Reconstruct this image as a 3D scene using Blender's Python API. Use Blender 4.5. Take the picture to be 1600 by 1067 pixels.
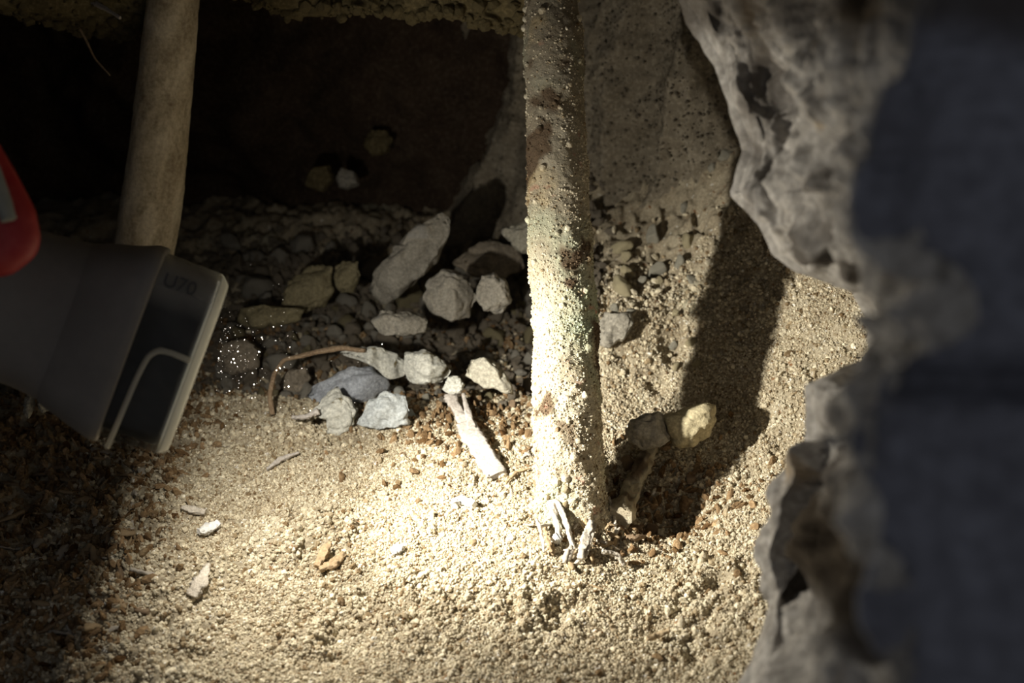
import bpy, bmesh, math
import numpy as np
from mathutils import Vector, Matrix

for o in list(bpy.data.objects): bpy.data.objects.remove(o)
S = bpy.context.scene
COL = S.collection

# ---------------------------------------------------------------- camera, world, exposure
F = 1778.0
PITCH = math.radians(28)
CAM = np.array([0, 0, .35])
RR = np.array([1., 0, 0]); UU = np.array([0, math.sin(PITCH), math.cos(PITCH)]); WW = np.array([0, math.cos(PITCH), -math.sin(PITCH)])
cd = bpy.data.cameras.new('camera'); cam = bpy.data.objects.new('camera', cd); COL.objects.link(cam)
cam.location = CAM; cam.rotation_euler = (math.pi/2 - PITCH, 0, 0)
cd.sensor_width = 36; cd.lens = F/1600*36; cd.clip_start = .01
cd.dof.use_dof = True; cd.dof.focus_distance = .575; cd.dof.aperture_fstop = 8.5
S.camera = cam
S.view_settings.view_transform = 'Standard'; S.view_settings.look = 'None'
S.view_settings.exposure = 0; S.view_settings.gamma = 1; S.view_settings.use_curve_mapping = False
w = bpy.data.worlds.new('world'); S.world = w; w.use_nodes = True
w.node_tree.nodes['Background'].inputs[0].default_value = (.92, .94, 1.0, 1)
w.node_tree.nodes['Background'].inputs[1].default_value = .11

def P(x, y, d): return CAM + d*(WW + RR*(x-800)/F + UU*(533.5-y)/F)
def G(x, y, z=0.):
    r = P(x, y, 1)-CAM
    return P(x, y, (z-CAM[2])/r[2])

# torch frame (also used by its lamp): axis A, up B, side C (towards the camera)
TC = P(212, 532, .47)
fw = math.sin(math.radians(16)); k = math.cos(math.radians(16))
TA = RR*.938*k - UU*.347*k + WW*fw; TA /= np.linalg.norm(TA)
TB = RR*.347 + UU*.938; TB -= TA*(TB@TA); TB /= np.linalg.norm(TB)
TD = np.cross(TA, TB)
def frame_matrix(o, x, y, z):
    return Matrix(((x[0], y[0], z[0], o[0]), (x[1], y[1], z[1], o[1]), (x[2], y[2], z[2], o[2]), (0, 0, 0, 1)))
# the torch's own lamp: a small disc just inside the front of the clear cap
la = bpy.data.lights.new('torch_lamp', 'AREA'); la.shape = 'DISK'; la.size = .010; la.energy = .52; la.color = (1, .94, .82)
lo = bpy.data.objects.new('torch_lamp', la); COL.objects.link(lo)
LM = frame_matrix(TC + TA*.0285, TB, -TD if np.dot(np.cross(TB, -TD), -TA) > 0 else TD, -TA)
lo.matrix_world = LM
sp = bpy.data.lights.new('torch_beam', 'SPOT'); sp.spot_size = math.radians(84); sp.spot_blend = 1; sp.energy = 4.9; sp.color = (1, .95, .82); sp.shadow_soft_size = .004
so = bpy.data.objects.new('torch_beam', sp); COL.objects.link(so)
so.location = TC + TA*.0288
pl = bpy.data.lights.new('torch_glow', 'POINT'); pl.energy = .20; pl.shadow_soft_size = .0015; pl.color = (1, .93, .80)
po = bpy.data.objects.new('torch_glow', pl); COL.objects.link(po); po.location = TC + TA*.0290
BEAM_AT = G(1075, 735)
so.rotation_euler = Vector(BEAM_AT-(TC + TA*.026)).to_track_quat('-Z', 'Y').to_euler()

# ---------------------------------------------------------------- noise
def _h(ix, iy, iz, s):
    n = (ix.astype(np.int64)*374761393 + iy.astype(np.int64)*668265263 + iz.astype(np.int64)*2147483647 + s*974634777) & 0xffffffff
    n = ((n ^ (n >> 13))*1274126177) & 0xffffffff
    n = ((n ^ (n >> 16))*2246822519) & 0xffffffff
    n = n ^ (n >> 15)
    return (n & 0xffffff)/16777215.*2-1
def vn(p, sc, s=0):
    q = p/sc; i = np.floor(q); f = q-i; f = f*f*f*(f*(f*6-15)+10)
    x, y, z = i[..., 0], i[..., 1], i[..., 2]; a, b, c = f[..., 0], f[..., 1], f[..., 2]
    L = lambda u, v, t: u+(v-u)*t
    return L(L(L(_h(x, y, z, s), _h(x+1, y, z, s), a), L(_h(x, y+1, z, s), _h(x+1, y+1, z, s), a), b),
             L(L(_h(x, y, z+1, s), _h(x+1, y, z+1, s), a), L(_h(x, y+1, z+1, s), _h(x+1, y+1, z+1, s), a), b), c)
def fbm(p, sc, s=0, n=4, g=.5):
    r = 0; a = 1.
    for i in range(n): r = r + a*vn(p, sc/2**i, s+i*17); a *= g
    return r
def sstep(a, b, x):
    t = np.clip((x-a)/(b-a), 0, 1); return t*t*(3-2*t)
def ramp(x, r=.006): return r*np.logaddexp(0, x/r)
def smax(a, b, r=.006): return r*np.logaddexp(a/r, b/r)
def gauss(x, y, c, r): return np.exp(-((x-c[0])**2+(y-c[1])**2)/(r*r))

# ---------------------------------------------------------------- ground height
POLE_B = P(893, 800, .575); POLE_T = P(855, -190, .625)
HOLE = G(1035, 790); HOLE2 = G(985, 740)
toe = np.array([G(1010, 985), G(1062, 865), G(1112, 700)])
def toe_x(y): return np.interp(y, [toe[0][1]-.1, toe[0][1], toe[1][1], toe[2][1], .552, .592, .626, .652, .70, .9], [toe[0][0], toe[0][0], toe[1][0], toe[2][0], .119, .135, .148, .156, .165, .17])
CY = [.1, .535, .55, .592, .626, .652, .72, .9]; CZ = [0, .000, .004, .036, .060, .080, .12, .15]
def hbase(x, y):
    sl = (x-.1149)*.897+(y-.5389)*.441 + .003      # the bank climbs away from the torch
    h = .0012*np.sin(x*37+1)+.001*np.sin(y*61)
    bank = smax(ramp(sl+.004, .005)*1.17-.16*ramp(sl-.09, .01), ramp(x-toe_x(y)-.002, .006)*.55*sstep(.60, .53, y), .006)
    mound = ramp(y-.556, .006)*.82*sstep(.030, .060, x)
    mound = np.minimum(mound, .047+.35*ramp(y-.635, .01)) 
    mound = mound*(1-.40*gauss(x, y, (.100, .60), .012))*(1-.35*sstep(.105, .128, x))
    h = h + smax(bank, mound, .006)-.004
    # rubble bed dips behind the lit floor
    h = h - .012*sstep(.575, .62, y)*sstep(.05, .02, x) + .02*sstep(.70, .85, y)*sstep(.05, .02, x)
    h = h - .006*sstep(-.19, -.24, x) + .016*sstep(-.2, -.3, x)*sstep(.44, .36, y)
    # pit in the shade right of the pole and the heaped collar round its foot
    h = h - .026*gauss(x, y, HOLE, .022) - .012*gauss(x, y, HOLE2, .016)
    h = h - .016*gauss(x, y, G(1088, 582, .033), .010) - .008*gauss(x, y, G(1030, 548, .035), .006)
    h = h + .007*gauss(x, y, (POLE_B[0]-.002, POLE_B[1]-.008), .026)
    return h
def rough_mask(x, y):
    p = np.stack([x, y, 0*x], -1)
    m = sstep(.1, .8, vn(p, .05, 91)+.35*vn(p, .02, 92))
    m = np.maximum(m, sstep(-.14, -.2, x))                      # loose mulch at the left
    m = np.maximum(m, .8*sstep(.58, .62, y))
    m = np.maximum(m, gauss(x, y, HOLE, .035))
    a, b = G(1300, 500, .09), G(1150, 870, .03)
    m = np.maximum(m, .9*gauss(x, y, a, .04)); m = np.maximum(m, .8*gauss(x, y, b, .035))
    for q in ((470, 985), (560, 950), (850, 970), (1090, 1000), (690, 960)):
        m = np.maximum(m, .9*gauss(x, y, G(*q), .022))
    return np.clip(m, 0, 1)
def height(x, y):
    h = hbase(x, y); p = np.stack([x, y, h*1.0], -1); m = rough_mask(x, y)
    h = h + .0030*vn(p, .045, 1) + .0018*vn(p, .018, 2)*(.6+m)
    r = 1-np.abs(vn(p, .0085, 3)); h = h + m*(.0055*(r-.6)) - m*.0080*np.maximum(0, vn(p, .011, 7))
    h = h + (.0005+.0013*m)*vn(p, .0042, 4) + (.0007+.0004*m)*vn(p, .0026, 5)
    return h

# ---------------------------------------------------------------- mesh helpers
def link(o, parent=None):
    COL.objects.link(o)
    if parent is not None: o.parent = parent
    return o
def tag(o, label=None, cat=None, group=None, kind=None):
    for a, b in (('label', label), ('category', cat), ('group', group), ('kind', kind)):
        if b: o[a] = b
    return o
def mesh(name, V, Fc, m, parent=None, smooth=True):
    me = bpy.data.meshes.new(name)
    V = np.asarray(V, dtype=np.float32); Fc = np.asarray(Fc, dtype=np.int32)
    k = Fc.shape[1]
    me.vertices.add(len(V)); me.vertices.foreach_set('co', V.ravel())
    me.loops.add(Fc.size); me.loops.foreach_set('vertex_index', Fc.ravel())
    me.polygons.add(len(Fc)); me.polygons.foreach_set('loop_start', np.arange(0, Fc.size, k, dtype=np.int32))
    me.polygons.foreach_set('loop_total', np.full(len(Fc), k, dtype=np.int32))
    me.update(calc_edges=True); me.validate()
    if smooth: me.polygons.foreach_set('use_smooth', np.ones(len(me.polygons), dtype=bool))
    if m: me.materials.append(m)
    return link(bpy.data.objects.new(name, me), parent)
def grid_faces(nu, nv, wrap=False):
    i, j = np.meshgrid(np.arange(nu-1), np.arange(nv if wrap else nv-1), indexing='ij')
    j2 = (j+1) % nv
    return np.stack([i*nv+j, (i+1)*nv+j, (i+1)*nv+j2, i*nv+j2], -1).reshape(-1, 4)
_ico = {}
def ico(n):
    if n not in _ico:
        bm = bmesh.new(); bmesh.ops.create_icosphere(bm, subdivisions=n, radius=1)
        _ico[n] = (np.array([v.co[:] for v in bm.verts]), np.array([[v.index for v in f.verts] for f in bm.faces])); bm.free()
    return _ico[n]
def from_bm(name, bm, m, parent=None, smooth=False):
    me = bpy.data.meshes.new(name); bm.to_mesh(me); bm.free()
    if smooth: me.polygons.foreach_set('use_smooth', np.ones(len(me.polygons), dtype=bool))
    me.materials.append(m); return link(bpy.data.objects.new(name, me), parent)

# ---------------------------------------------------------------- materials
def nodes(name):
    m = bpy.data.materials.new(name); m.use_nodes = True
    nt = m.node_tree; return m, nt, nt.nodes['Principled BSDF']
def N(nt, t, **kw):
    n = nt.nodes.new(t)
    for a, b in kw.items(): setattr(n, a, b)
    return n
def noise(nt, scale, detail=4, rough=.6, vec=None, dist=0):
    n = N(nt, 'ShaderNodeTexNoise'); n.inputs['Scale'].default_value = scale; n.inputs['Detail'].default_value = detail
    n.inputs['Roughness'].default_value = rough; n.inputs['Distortion'].default_value = dist
    if vec: nt.links.new(vec, n.inputs['Vector'])
    return n.outputs['Fac']
def cramp(nt, fac, stops):
    r = N(nt, 'ShaderNodeValToRGB'); nt.links.new(fac, r.inputs[0]); e = r.color_ramp.elements
    while len(e) < len(stops): e.new(.5)
    for q, (p, c) in zip(e, stops): q.position = p; q.color = (*c, 1) if not isinstance(c, float) else (c, c, c, 1)
    return r.outputs[0]
def mix(nt, f, a, b, mode='MIX'):
    n = N(nt, 'ShaderNodeMix', data_type='RGBA', blend_type=mode)
    for s, v in ((n.inputs[0], f), (n.inputs[6], a), (n.inputs[7], b)):
        if hasattr(v, 'links') or hasattr(v, 'is_linked'): nt.links.new(v, s)
        elif isinstance(v, (int, float)): s.default_value = v
        else: s.default_value = (*v, 1)
    return n.outputs[2]
def bump(nt, b, fac, strength, dist, prev=None):
    n = N(nt, 'ShaderNodeBump'); n.inputs['Strength'].default_value = strength; n.inputs['Distance'].default_value = dist
    nt.links.new(fac, n.inputs['Height'])
    if prev: nt.links.new(prev, n.inputs['Normal'])
    nt.links.new(n.outputs[0], b.inputs['Normal']); return n.outputs[0]
def coord(nt): return N(nt, 'ShaderNodeTexCoord').outputs['Object']
def earth(name, base, dark, light, bs=1., rough=.95, fine=900, spots=None, amt=.35, grain=False, dk=.55):
    m, nt, b = nodes(name); c = N(nt, 'ShaderNodeNewGeometry').outputs['Position'] if grain else coord(nt)
    a = cramp(nt, noise(nt, 60*bs, 6, .65, c), [(.3, dark), (.52, base), (.75, light)])
    a2 = cramp(nt, noise(nt, 700*bs, 3, .6, c), [(.34, tuple(x*dk for x in base)), (.5, base), (.68, tuple(min(1, x*1.25) for x in light))])
    col = mix(nt, .45, a, a2)
    if spots:
        for s, (sc, lo_, hi_, colr) in enumerate(spots):
            col = mix(nt, cramp(nt, noise(nt, sc, 2, .5, c, .4), [(lo_, 0.), (hi_, 1.)]), col, colr)
    if grain:
        rnd = N(nt, 'ShaderNodeObjectInfo').outputs['Random']
        col = mix(nt, 1., col, cramp(nt, rnd, [(0., (.30, .22, .15)), (.10, (.60, .53, .44)), (.4, (.92, .92, .92)), (.8, (1.08, 1.08, 1.06)), (.97, (1.5, 1.52, 1.55))]), 'MULTIPLY')
    nt.links.new(col, b.inputs['Base Color']); b.inputs['Roughness'].default_value = rough
    b.inputs['Specular IOR Level'].default_value = .11
    p = bump(nt, b, noise(nt, fine, 3, .7, c), amt, .001)
    bump(nt, b, noise(nt, fine*.28, 4, .6, c), amt, .002, p)
    return m
def plastic(name, c, rough=.5, scr=.08, dust=None, dsc=40):
    m, nt, b = nodes(name); co = coord(nt)
    col = mix(nt, cramp(nt, noise(nt, dsc, 6, .7, co), [(.4, 0.), (.8, 1.)]), c, dust or tuple(min(1, x*1.5+.02) for x in c))
    nt.links.new(col, b.inputs['Base Color'])
    r = cramp(nt, noise(nt, 90, 4, .6, co), [(.3, rough), (.8, min(1., rough+.2))]); nt.links.new(r, b.inputs['Roughness'])
    bump(nt, b, noise(nt, 1500, 3, .6, co), scr, .0004)
    return m

M = {}
M['soil'] = earth('sandy_soil', (.33, .28, .20), (.20, .155, .10), (.46, .41, .31), fine=1300,
                  spots=[(240, .66, .72, (.20, .10, .045)), (300, .69, .74, (.70, .68, .62)), (14, .60, .72, (.34, .32, .24))], amt=.45)
M['grain'] = earth('soil_grain', (.50, .44, .325), (.38, .31, .21), (.64, .59, .47), bs=1, grain=True, fine=1800,
                   spots=[(420, .66, .70, (.72, .70, .66)), (380, .68, .72, (.20, .11, .05))], amt=.2)
M['mulch'] = earth('mulch', (.22, .145, .08), (.10, .06, .03), (.36, .26, .15), bs=1, fine=900, grain=True)
M['grey_wall'] = earth('grey_packed_earth', (.175, .15, .112), (.09, .073, .052), (.28, .25, .195), bs=.55, fine=420, amt=.6, dk=.8)
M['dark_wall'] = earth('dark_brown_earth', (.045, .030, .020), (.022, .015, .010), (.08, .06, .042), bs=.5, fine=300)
M['roof'] = earth('olive_brown_earth', (.11, .088, .045), (.05, .037, .02), (.19, .155, .085), bs=.6, fine=300)
M['wood_pale'] = earth('bleached_wood', (.46, .42, .385), (.28, .24, .20), (.62, .59, .56), bs=1, fine=700, rough=.8)
M['wood_tan'] = earth('tan_wood', (.38, .28, .17), (.25, .17, .10), (.52, .42, .28), bs=1, fine=700, rough=.8)
M['root'] = earth('root_bark', (.24, .17, .11), (.14, .09, .06), (.36, .28, .19), bs=1, fine=500, rough=.85)
M['white'] = earth('chalk_white', (.74, .73, .70), (.6, .58, .54), (.85, .85, .84), bs=2, fine=900)
M['tan_flake'] = earth('dusty_flake', (.50, .45, .38), (.38, .32, .25), (.66, .62, .56), bs=2, fine=900)
def stone(name, c, spots=None, rough=.85):
    d = tuple(x*.62 for x in c); l = tuple(min(1, x*1.35) for x in c)
    return earth(name, c, d, l, bs=.9, fine=420, rough=rough, spots=spots, amt=.55)
M['st_blue'] = stone('blue_grey_stone', (.44, .47, .48), [(90, .62, .7, (.5, .5, .47))])
M['st_slate'] = stone('slate_blue_stone', (.30, .32, .355))
M['st_pale'] = stone('pale_grey_stone', (.50, .50, .455), [(120, .64, .7, (.2, .17, .10))])
M['st_cream'] = stone('cream_stone', (.36, .34, .28))
M['st_dark'] = stone('dark_grey_stone', (.21, .18, .14))
M['st_mid'] = stone('brown_grey_stone', (.28, .26, .22), [(60, .6, .7, (.28, .27, .25))])
M['st_olive'] = stone('olive_stone', (.22, .19, .115))
M['st_yellow'] = stone('dusty_yellow_stone', (.46, .40, .26))
M['concrete'] = earth('broken_concrete', (.42, .395, .36), (.22, .20, .18), (.60, .575, .54), bs=.45, fine=160, amt=.6,
                      spots=[(30, .68, .74, (.44, .34, .22)), (26, .58, .68, (.14, .125, .11))])
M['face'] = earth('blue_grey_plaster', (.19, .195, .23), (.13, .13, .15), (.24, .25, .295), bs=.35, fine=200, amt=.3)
M['torch_grey'] = plastic('torch_dark_grey', (.15, .135, .12), .5, .1, (.22, .20, .175), 25)
M['torch_black'] = plastic('torch_black', (.012, .012, .012), .35)
M['red'] = plastic('torch_red', (.30, .010, .012), .42, .06, (.38, .05, .04), 120)
M['insert'] = plastic('grey_rubber', (.22, .22, .19), .7, .2, (.32, .31, .26), 200)

# middle pole: pale crust with green, rust and dark bark areas
m, nt, b = nodes('earth_crust'); c = coord(nt)
c = N(nt, 'ShaderNodeNewGeometry').outputs['Position']
CRUST_SPOTS = [(17, .54, .76, (.36, .40, .29)), (38, .565, .63, (.12, .085, .055)), (95, .67, .76, (.44, .24, .18)), (40, .62, .78, (.48, .38, .22))]
a = cramp(nt, noise(nt, 45, 6, .65, c), [(.3, (.34, .28, .20)), (.5, (.44, .39, .29)), (.75, (.56, .52, .42))])
zz = N(nt, 'ShaderNodeSeparateXYZ'); nt.links.new(c, zz.inputs[0]); zr = N(nt, 'ShaderNodeMapRange')      # dimming up the pole painted in as darker brown, with thinner dust
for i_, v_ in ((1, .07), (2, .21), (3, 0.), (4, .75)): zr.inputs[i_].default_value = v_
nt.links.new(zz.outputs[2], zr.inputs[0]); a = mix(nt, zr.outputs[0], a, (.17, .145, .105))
for sc_, lo_, hi_, cc_ in CRUST_SPOTS: a = mix(nt, cramp(nt, noise(nt, sc_, 2, .5, c, .4), [(lo_, 0.), (hi_, 1.)]), a, cc_)
nt.links.new(a, b.inputs['Base Color']); b.inputs['Roughness'].default_value = .95; b.inputs['Specular IOR Level'].default_value = .1
p = bump(nt, b, noise(nt, 1400, 3, .7, c), .5, .001); bump(nt, b, noise(nt, 380, 4, .6, c), .5, .002, p)
M['crust'] = m
# left pole: smoother weathered wood, streaked along its length
m, nt, b = nodes('weathered_pole'); c = coord(nt)
mp = N(nt, 'ShaderNodeMapping'); mp.inputs['Scale'].default_value = (1, 1, .45); nt.links.new(c, mp.inputs[0])
a = cramp(nt, noise(nt, 70, 6, .65, mp.outputs[0], .5), [(.36, (.22, .165, .10)), (.5, (.54, .46, .32)), (.62, (.80, .72, .56))])
a = mix(nt, .4, a, cramp(nt, noise(nt, 500, 4, .6, c), [(.35, (.24, .185, .12)), (.65, (.66, .59, .46))]))
nt.links.new(a, b.inputs['Base Color']); b.inputs['Roughness'].default_value = .75
bump(nt, b, noise(nt, 420, 5, .7, c), .55, .0012)
M['pole'] = m
# clear cap: dusty clear plastic
m, nt, b = nodes('dusty_clear_plastic'); c = coord(nt)
out = nt.nodes['Material Output']
b.inputs['Base Color'].default_value = (.02, .02, .02, 1); b.inputs['Roughness'].default_value = .14
tr = N(nt, 'ShaderNodeBsdfTransparent'); tr.inputs[0].default_value = (.85, .86, .85, 1)
df = N(nt, 'ShaderNodeBsdfDiffuse'); df.inputs[0].default_value = (.55, .52, .46, 1)
m1 = N(nt, 'ShaderNodeMixShader'); m1.inputs[0].default_value = .35; nt.links.new(tr.outputs[0], m1.inputs[1]); nt.links.new(b.outputs[0], m1.inputs[2])
m2 = N(nt, 'ShaderNodeMixShader'); xs_ = N(nt, 'ShaderNodeSeparateXYZ'); nt.links.new(c, xs_.inputs[0]); mr_ = N(nt, 'ShaderNodeMapRange')
for i_, v_ in ((1, .018), (2, .030), (3, 0.), (4, .30)): mr_.inputs[i_].default_value = v_
nt.links.new(xs_.outputs[0], mr_.inputs[0]); ad_ = N(nt, 'ShaderNodeMath', operation='ADD'); nt.links.new(mr_.outputs[0], ad_.inputs[0])
nt.links.new(cramp(nt, noise(nt, 60, 8, .75, c, .6), [(.42, .02), (.62, .06), (.80, .4)]), ad_.inputs[1]); nt.links.new(ad_.outputs[0], m2.inputs[0])
nt.links.new(m1.outputs[0], m2.inputs[1]); nt.links.new(df.outputs[0], m2.inputs[2]); nt.links.new(m2.outputs[0], out.inputs[0])
M['clear'] = m
# rim: frosted plastic that lets the lamp's light through
m, nt, b = nodes('frosted_rim'); out = nt.nodes['Material Output']
b.inputs['Base Color'].default_value = (.6, .58, .52, 1); b.inputs['Roughness'].default_value = .35
mg, ng, bg = nodes('glowing_lens'); bg.inputs['Base Color'].default_value = (.8, .78, .7, 1); bg.inputs['Emission Color'].default_value = (1, .95, .82, 1); bg.inputs['Emission Strength'].default_value = 1.3; M['glow'] = mg
tl = N(nt, 'ShaderNodeBsdfTranslucent'); tl.inputs[0].default_value = (.7, .68, .6, 1)
m1 = N(nt, 'ShaderNodeMixShader'); m1.inputs[0].default_value = .6; nt.links.new(b.outputs[0], m1.inputs[1]); nt.links.new(tl.outputs[0], m1.inputs[2])
nt.links.new(m1.outputs[0], out.inputs[0])
M['rim'] = m

# ---------------------------------------------------------------- grit built with geometry nodes ("stuff")
def grains(name, pts, sc, mat, seed, parent, squash=(1, 1, 1), sub=2, amp=.5):
    me = bpy.data.meshes.new(name); me.vertices.add(len(pts)); me.vertices.foreach_set('co', np.asarray(pts, np.float32).ravel())
    at = me.attributes.new('sc', 'FLOAT', 'POINT'); at.data.foreach_set('value', np.asarray(sc, np.float32)); me.update()
    o = link(bpy.data.objects.new(name, me), parent); o['kind'] = 'stuff'
    g = bpy.data.node_groups.new(name, 'GeometryNodeTree')
    g.interface.new_socket('Geometry', in_out='INPUT', socket_type='NodeSocketGeometry'); g.interface.new_socket('Geometry', in_out='OUTPUT', socket_type='NodeSocketGeometry')
    n = lambda t: g.nodes.new(t)
    gi, go = n('NodeGroupInput'), n('NodeGroupOutput')
    ic = n('GeometryNodeMeshIcoSphere'); ic.inputs['Radius'].default_value = 1; ic.inputs['Subdivisions'].default_value = sub
    pos = n('GeometryNodeInputPosition'); ns = n('ShaderNodeTexNoise'); ns.noise_dimensions = '4D'; ns.inputs['W'].default_value = seed*3.7
    ns.inputs['Scale'].default_value = 1.1; ns.inputs['Detail'].default_value = 2
    su = n('ShaderNodeVectorMath'); su.operation = 'SUBTRACT'; su.inputs[1].default_value = (.5, .5, .5)
    ml = n('ShaderNodeVectorMath'); ml.operation = 'MULTIPLY'; ml.inputs[1].default_value = (amp*2,)*3
    sp_ = n('GeometryNodeSetPosition'); tf = n('GeometryNodeTransform'); tf.inputs['Scale'].default_value = squash
    sm = n('GeometryNodeSetMaterial'); sm.inputs['Material'].default_value = mat
    ip = n('GeometryNodeInstanceOnPoints'); rv = n('FunctionNodeRandomValue'); rv.data_type = 'FLOAT_VECTOR'
    rv.inputs[0].default_value = (-3.14,)*3; rv.inputs[1].default_value = (3.14,)*3; rv.inputs['Seed'].default_value = seed
    na = n('GeometryNodeInputNamedAttribute'); na.data_type = 'FLOAT'; na.inputs[0].default_value = 'sc'
    L = g.links.new
    L(pos.outputs[0], ns.inputs['Vector']); L(ns.outputs['Color'], su.inputs[0]); L(su.outputs[0], ml.inputs[0])
    L(ic.outputs[0], sp_.inputs['Geometry']); L(ml.outputs[0], sp_.inputs['Offset']); L(sp_.outputs[0], tf.inputs[0]); L(tf.outputs[0], sm.inputs[0])
    L(gi.outputs[0], ip.inputs['Points']); L(sm.outputs[0], ip.inputs['Instance']); L(rv.outputs[0], ip.inputs['Rotation'])
    L(na.outputs[0], ip.inputs['Scale']); L(ip.outputs[0], go.inputs[0])
    md = o.modifiers.new('grains', 'NODES'); md.node_group = g
    return o
rng = np.random.default_rng(7)

# ---------------------------------------------------------------- the setting
# floor with the bank at the right as one continuous ground
xs = np.concatenate([np.arange(-.50, -.30, .004), np.arange(-.30, .32, .00095), np.arange(.32, .5, .005)])
ys = np.concatenate([np.arange(.10, .32, .004), np.arange(.32, .68, .0009), np.arange(.68, 1.14, .003)])
X, Y = np.meshgrid(xs, ys, indexing='ij')
Z = height(X, Y)
floor = mesh('floor', np.stack([X, Y, Z], -1).reshape(-1, 3), grid_faces(len(xs), len(ys)), M['soil']); floor['kind'] = 'structure'
def ground_pts(n, x0, x1, y0, y1, dens=None, up=.0):
    x = rng.uniform(x0, x1, n); y = rng.uniform(y0, y1, n)
    if dens is not None:
        kk = rng.uniform(0, 1, n) < dens(x, y); x, y = x[kk], y[kk]
    return np.stack([x, y, height(x, y)+up], -1)
def add_grains(name, n, box, r0, r1, mat, seed, dens=None, parent=floor, sub=2, amp=.5, sq=(1, 1, 1), pw=2.2):
    p = ground_pts(n, *box, dens); s = r0+(r1-r0)*rng.uniform(0, 1, len(p))**pw
    p[:, 2] += s*.35
    return grains(name, p, s, mat, seed, parent, sq, sub, amp)
fine_d = lambda x, y: (1-.85*gauss(x, y, HOLE, .026))*(1-.7*gauss(x, y, G(725, 635), .036))*np.clip(.95-.75*rough_mask(x, y), .1, 1)*sstep(-.22, -.15, x)
add_grains('soil_grains', 430000, (-.24, .30, .31, .64), .00033, .00082, M['grain'], 1, fine_d, sub=1, amp=.6)
add_grains('soil_crumbs', 60000, (-.24, .30, .31, .66), .0007, .0016, M['grain'], 2, amp=.8, dens=lambda x, y: .25+.75*rough_mask(x, y), pw=3)
add_grains('coarse_crumbs', 4200, (-.2, .30, .31, .70), .0010, .0026, M['grain'], 3, amp=.9, sq=(1.2, .9, .7), dens=lambda x, y: .06+.94*rough_mask(x, y)**2, pw=3)
add_grains('mulch_crumbs', 34000, (-.36, .3, .28, .70), .0008, .0030, M['mulch'], 4, sq=(1.3, .7, .5), amp=.8, dens=lambda x, y: np.maximum(sstep(-.155, -.20, x), np.maximum(np.maximum(1.3*gauss(x, y, HOLE, .034), 1.1*gauss(x, y, G(725, 640), .042)), sstep(.57, .60, y)*sstep(.05, .03, x)*.6)), pw=2)
add_grains('mulch_fibres', 9000, (-.36, .3, .28, .70), .0010, .0032, M['wood_tan'], 5,
           lambda x, y: np.maximum(.8*sstep(-.155, -.20, x), np.maximum(.5*gauss(x, y, HOLE, .022), .012)), sq=(1.8, .28, .22), sub=1, amp=.3)
add_grains('rubble_grit', 30000, (-.36, .30, .57, .90), .0008, .0045, M['st_dark'], 6, lambda x, y: sstep(.58, .63, y)*sstep(.07, .04, x)*sstep(.84, .76, y), pw=3, amp=1.0, sub=1, sq=(1.3, .9, .6))

def sheet(name, U_, V_, fn, mat, kind='structure', parent=None):
    u, v = np.meshgrid(U_, V_, indexing='ij'); Pn = fn(u, v)
    o = mesh(name, Pn.reshape(-1, 3), grid_faces(len(U_), len(V_)), mat, parent)
    if kind: o['kind'] = kind
    return o, Pn
# grey side wall behind and right of the pole
WA = np.array([.30, .52]); WB = np.array([.045, .80]); WN = np.array([-(WB-WA)[1], (WB-WA)[0]]); WN = WN/np.linalg.norm(WN)
if WN[1] > 0: WN = -WN
WT = [0, .25, .42, .55, .7, .88, 1]; WX = [.42, .30, .225, .182, .14, .045, -.02]; WY = [.44, .58, .64, .69, .725, .765, .88]
def right_wall(u, v):
    x = np.interp(u, WT, WX); y = np.interp(u, WT, WY); z = -.03+.50*v
    p = np.stack([x, y, z], -1); q = p*np.array([1, 1, .22])
    d = .016*vn(q, .045, 21)+.022*(1-np.abs(vn(q, .032, 22)))**2+.010*vn(p, .07, 23)+.004*fbm(p, .016, 24, 4, .6)-.006*sstep(.35, .8, vn(p*np.array([1, 1, .35]), .035, 27))
    d = d+.02*sstep(.12, -.02, z)
    d = d-.05*(v-.3)
    return p+np.stack([WN[0]*d, WN[1]*d, 0*d], -1)
wall_right, wr = sheet('wall_right', np.linspace(0, 1.0, 330), np.linspace(0, 1, 400), right_wall, M['grey_wall'])
i = rng.integers(0, 330, 26000); j = (rng.uniform(0, 1, 26000)**1.4*399).astype(int)
pt = wr[i, j]+rng.normal(0, .0008, (26000, 3)); grains('wall_grit', pt, .0004+.0009*rng.uniform(0, 1, 26000)**3, M['grey_wall'], 8, wall_right)
def back_wall(u, v):
    x = -.62+1.0*u; z = -.05+.5*v; y = .855+.05*sstep(-.1, -.4, x)+.0*x
    p = np.stack([x, y+0*z, z], -1); d = .035*fbm(p, .16, 31, 5, .55)
    return p-np.stack([0*d, d, 0*d], -1)
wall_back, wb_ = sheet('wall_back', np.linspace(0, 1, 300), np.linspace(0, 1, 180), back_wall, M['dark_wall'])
def left_wall(u, v):
    y = .12+1.0*u; z = -.05+.5*v; x = -.46+0*y
    p = np.stack([x, y, z], -1); d = .035*fbm(p, .14, 35, 5, .55)
    return p+np.stack([d, 0*d, 0*d], -1)
wall_left, _ = sheet('wall_left', np.linspace(0, 1, 120), np.linspace(0, 1, 80), left_wall, M['dark_wall'])
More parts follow.
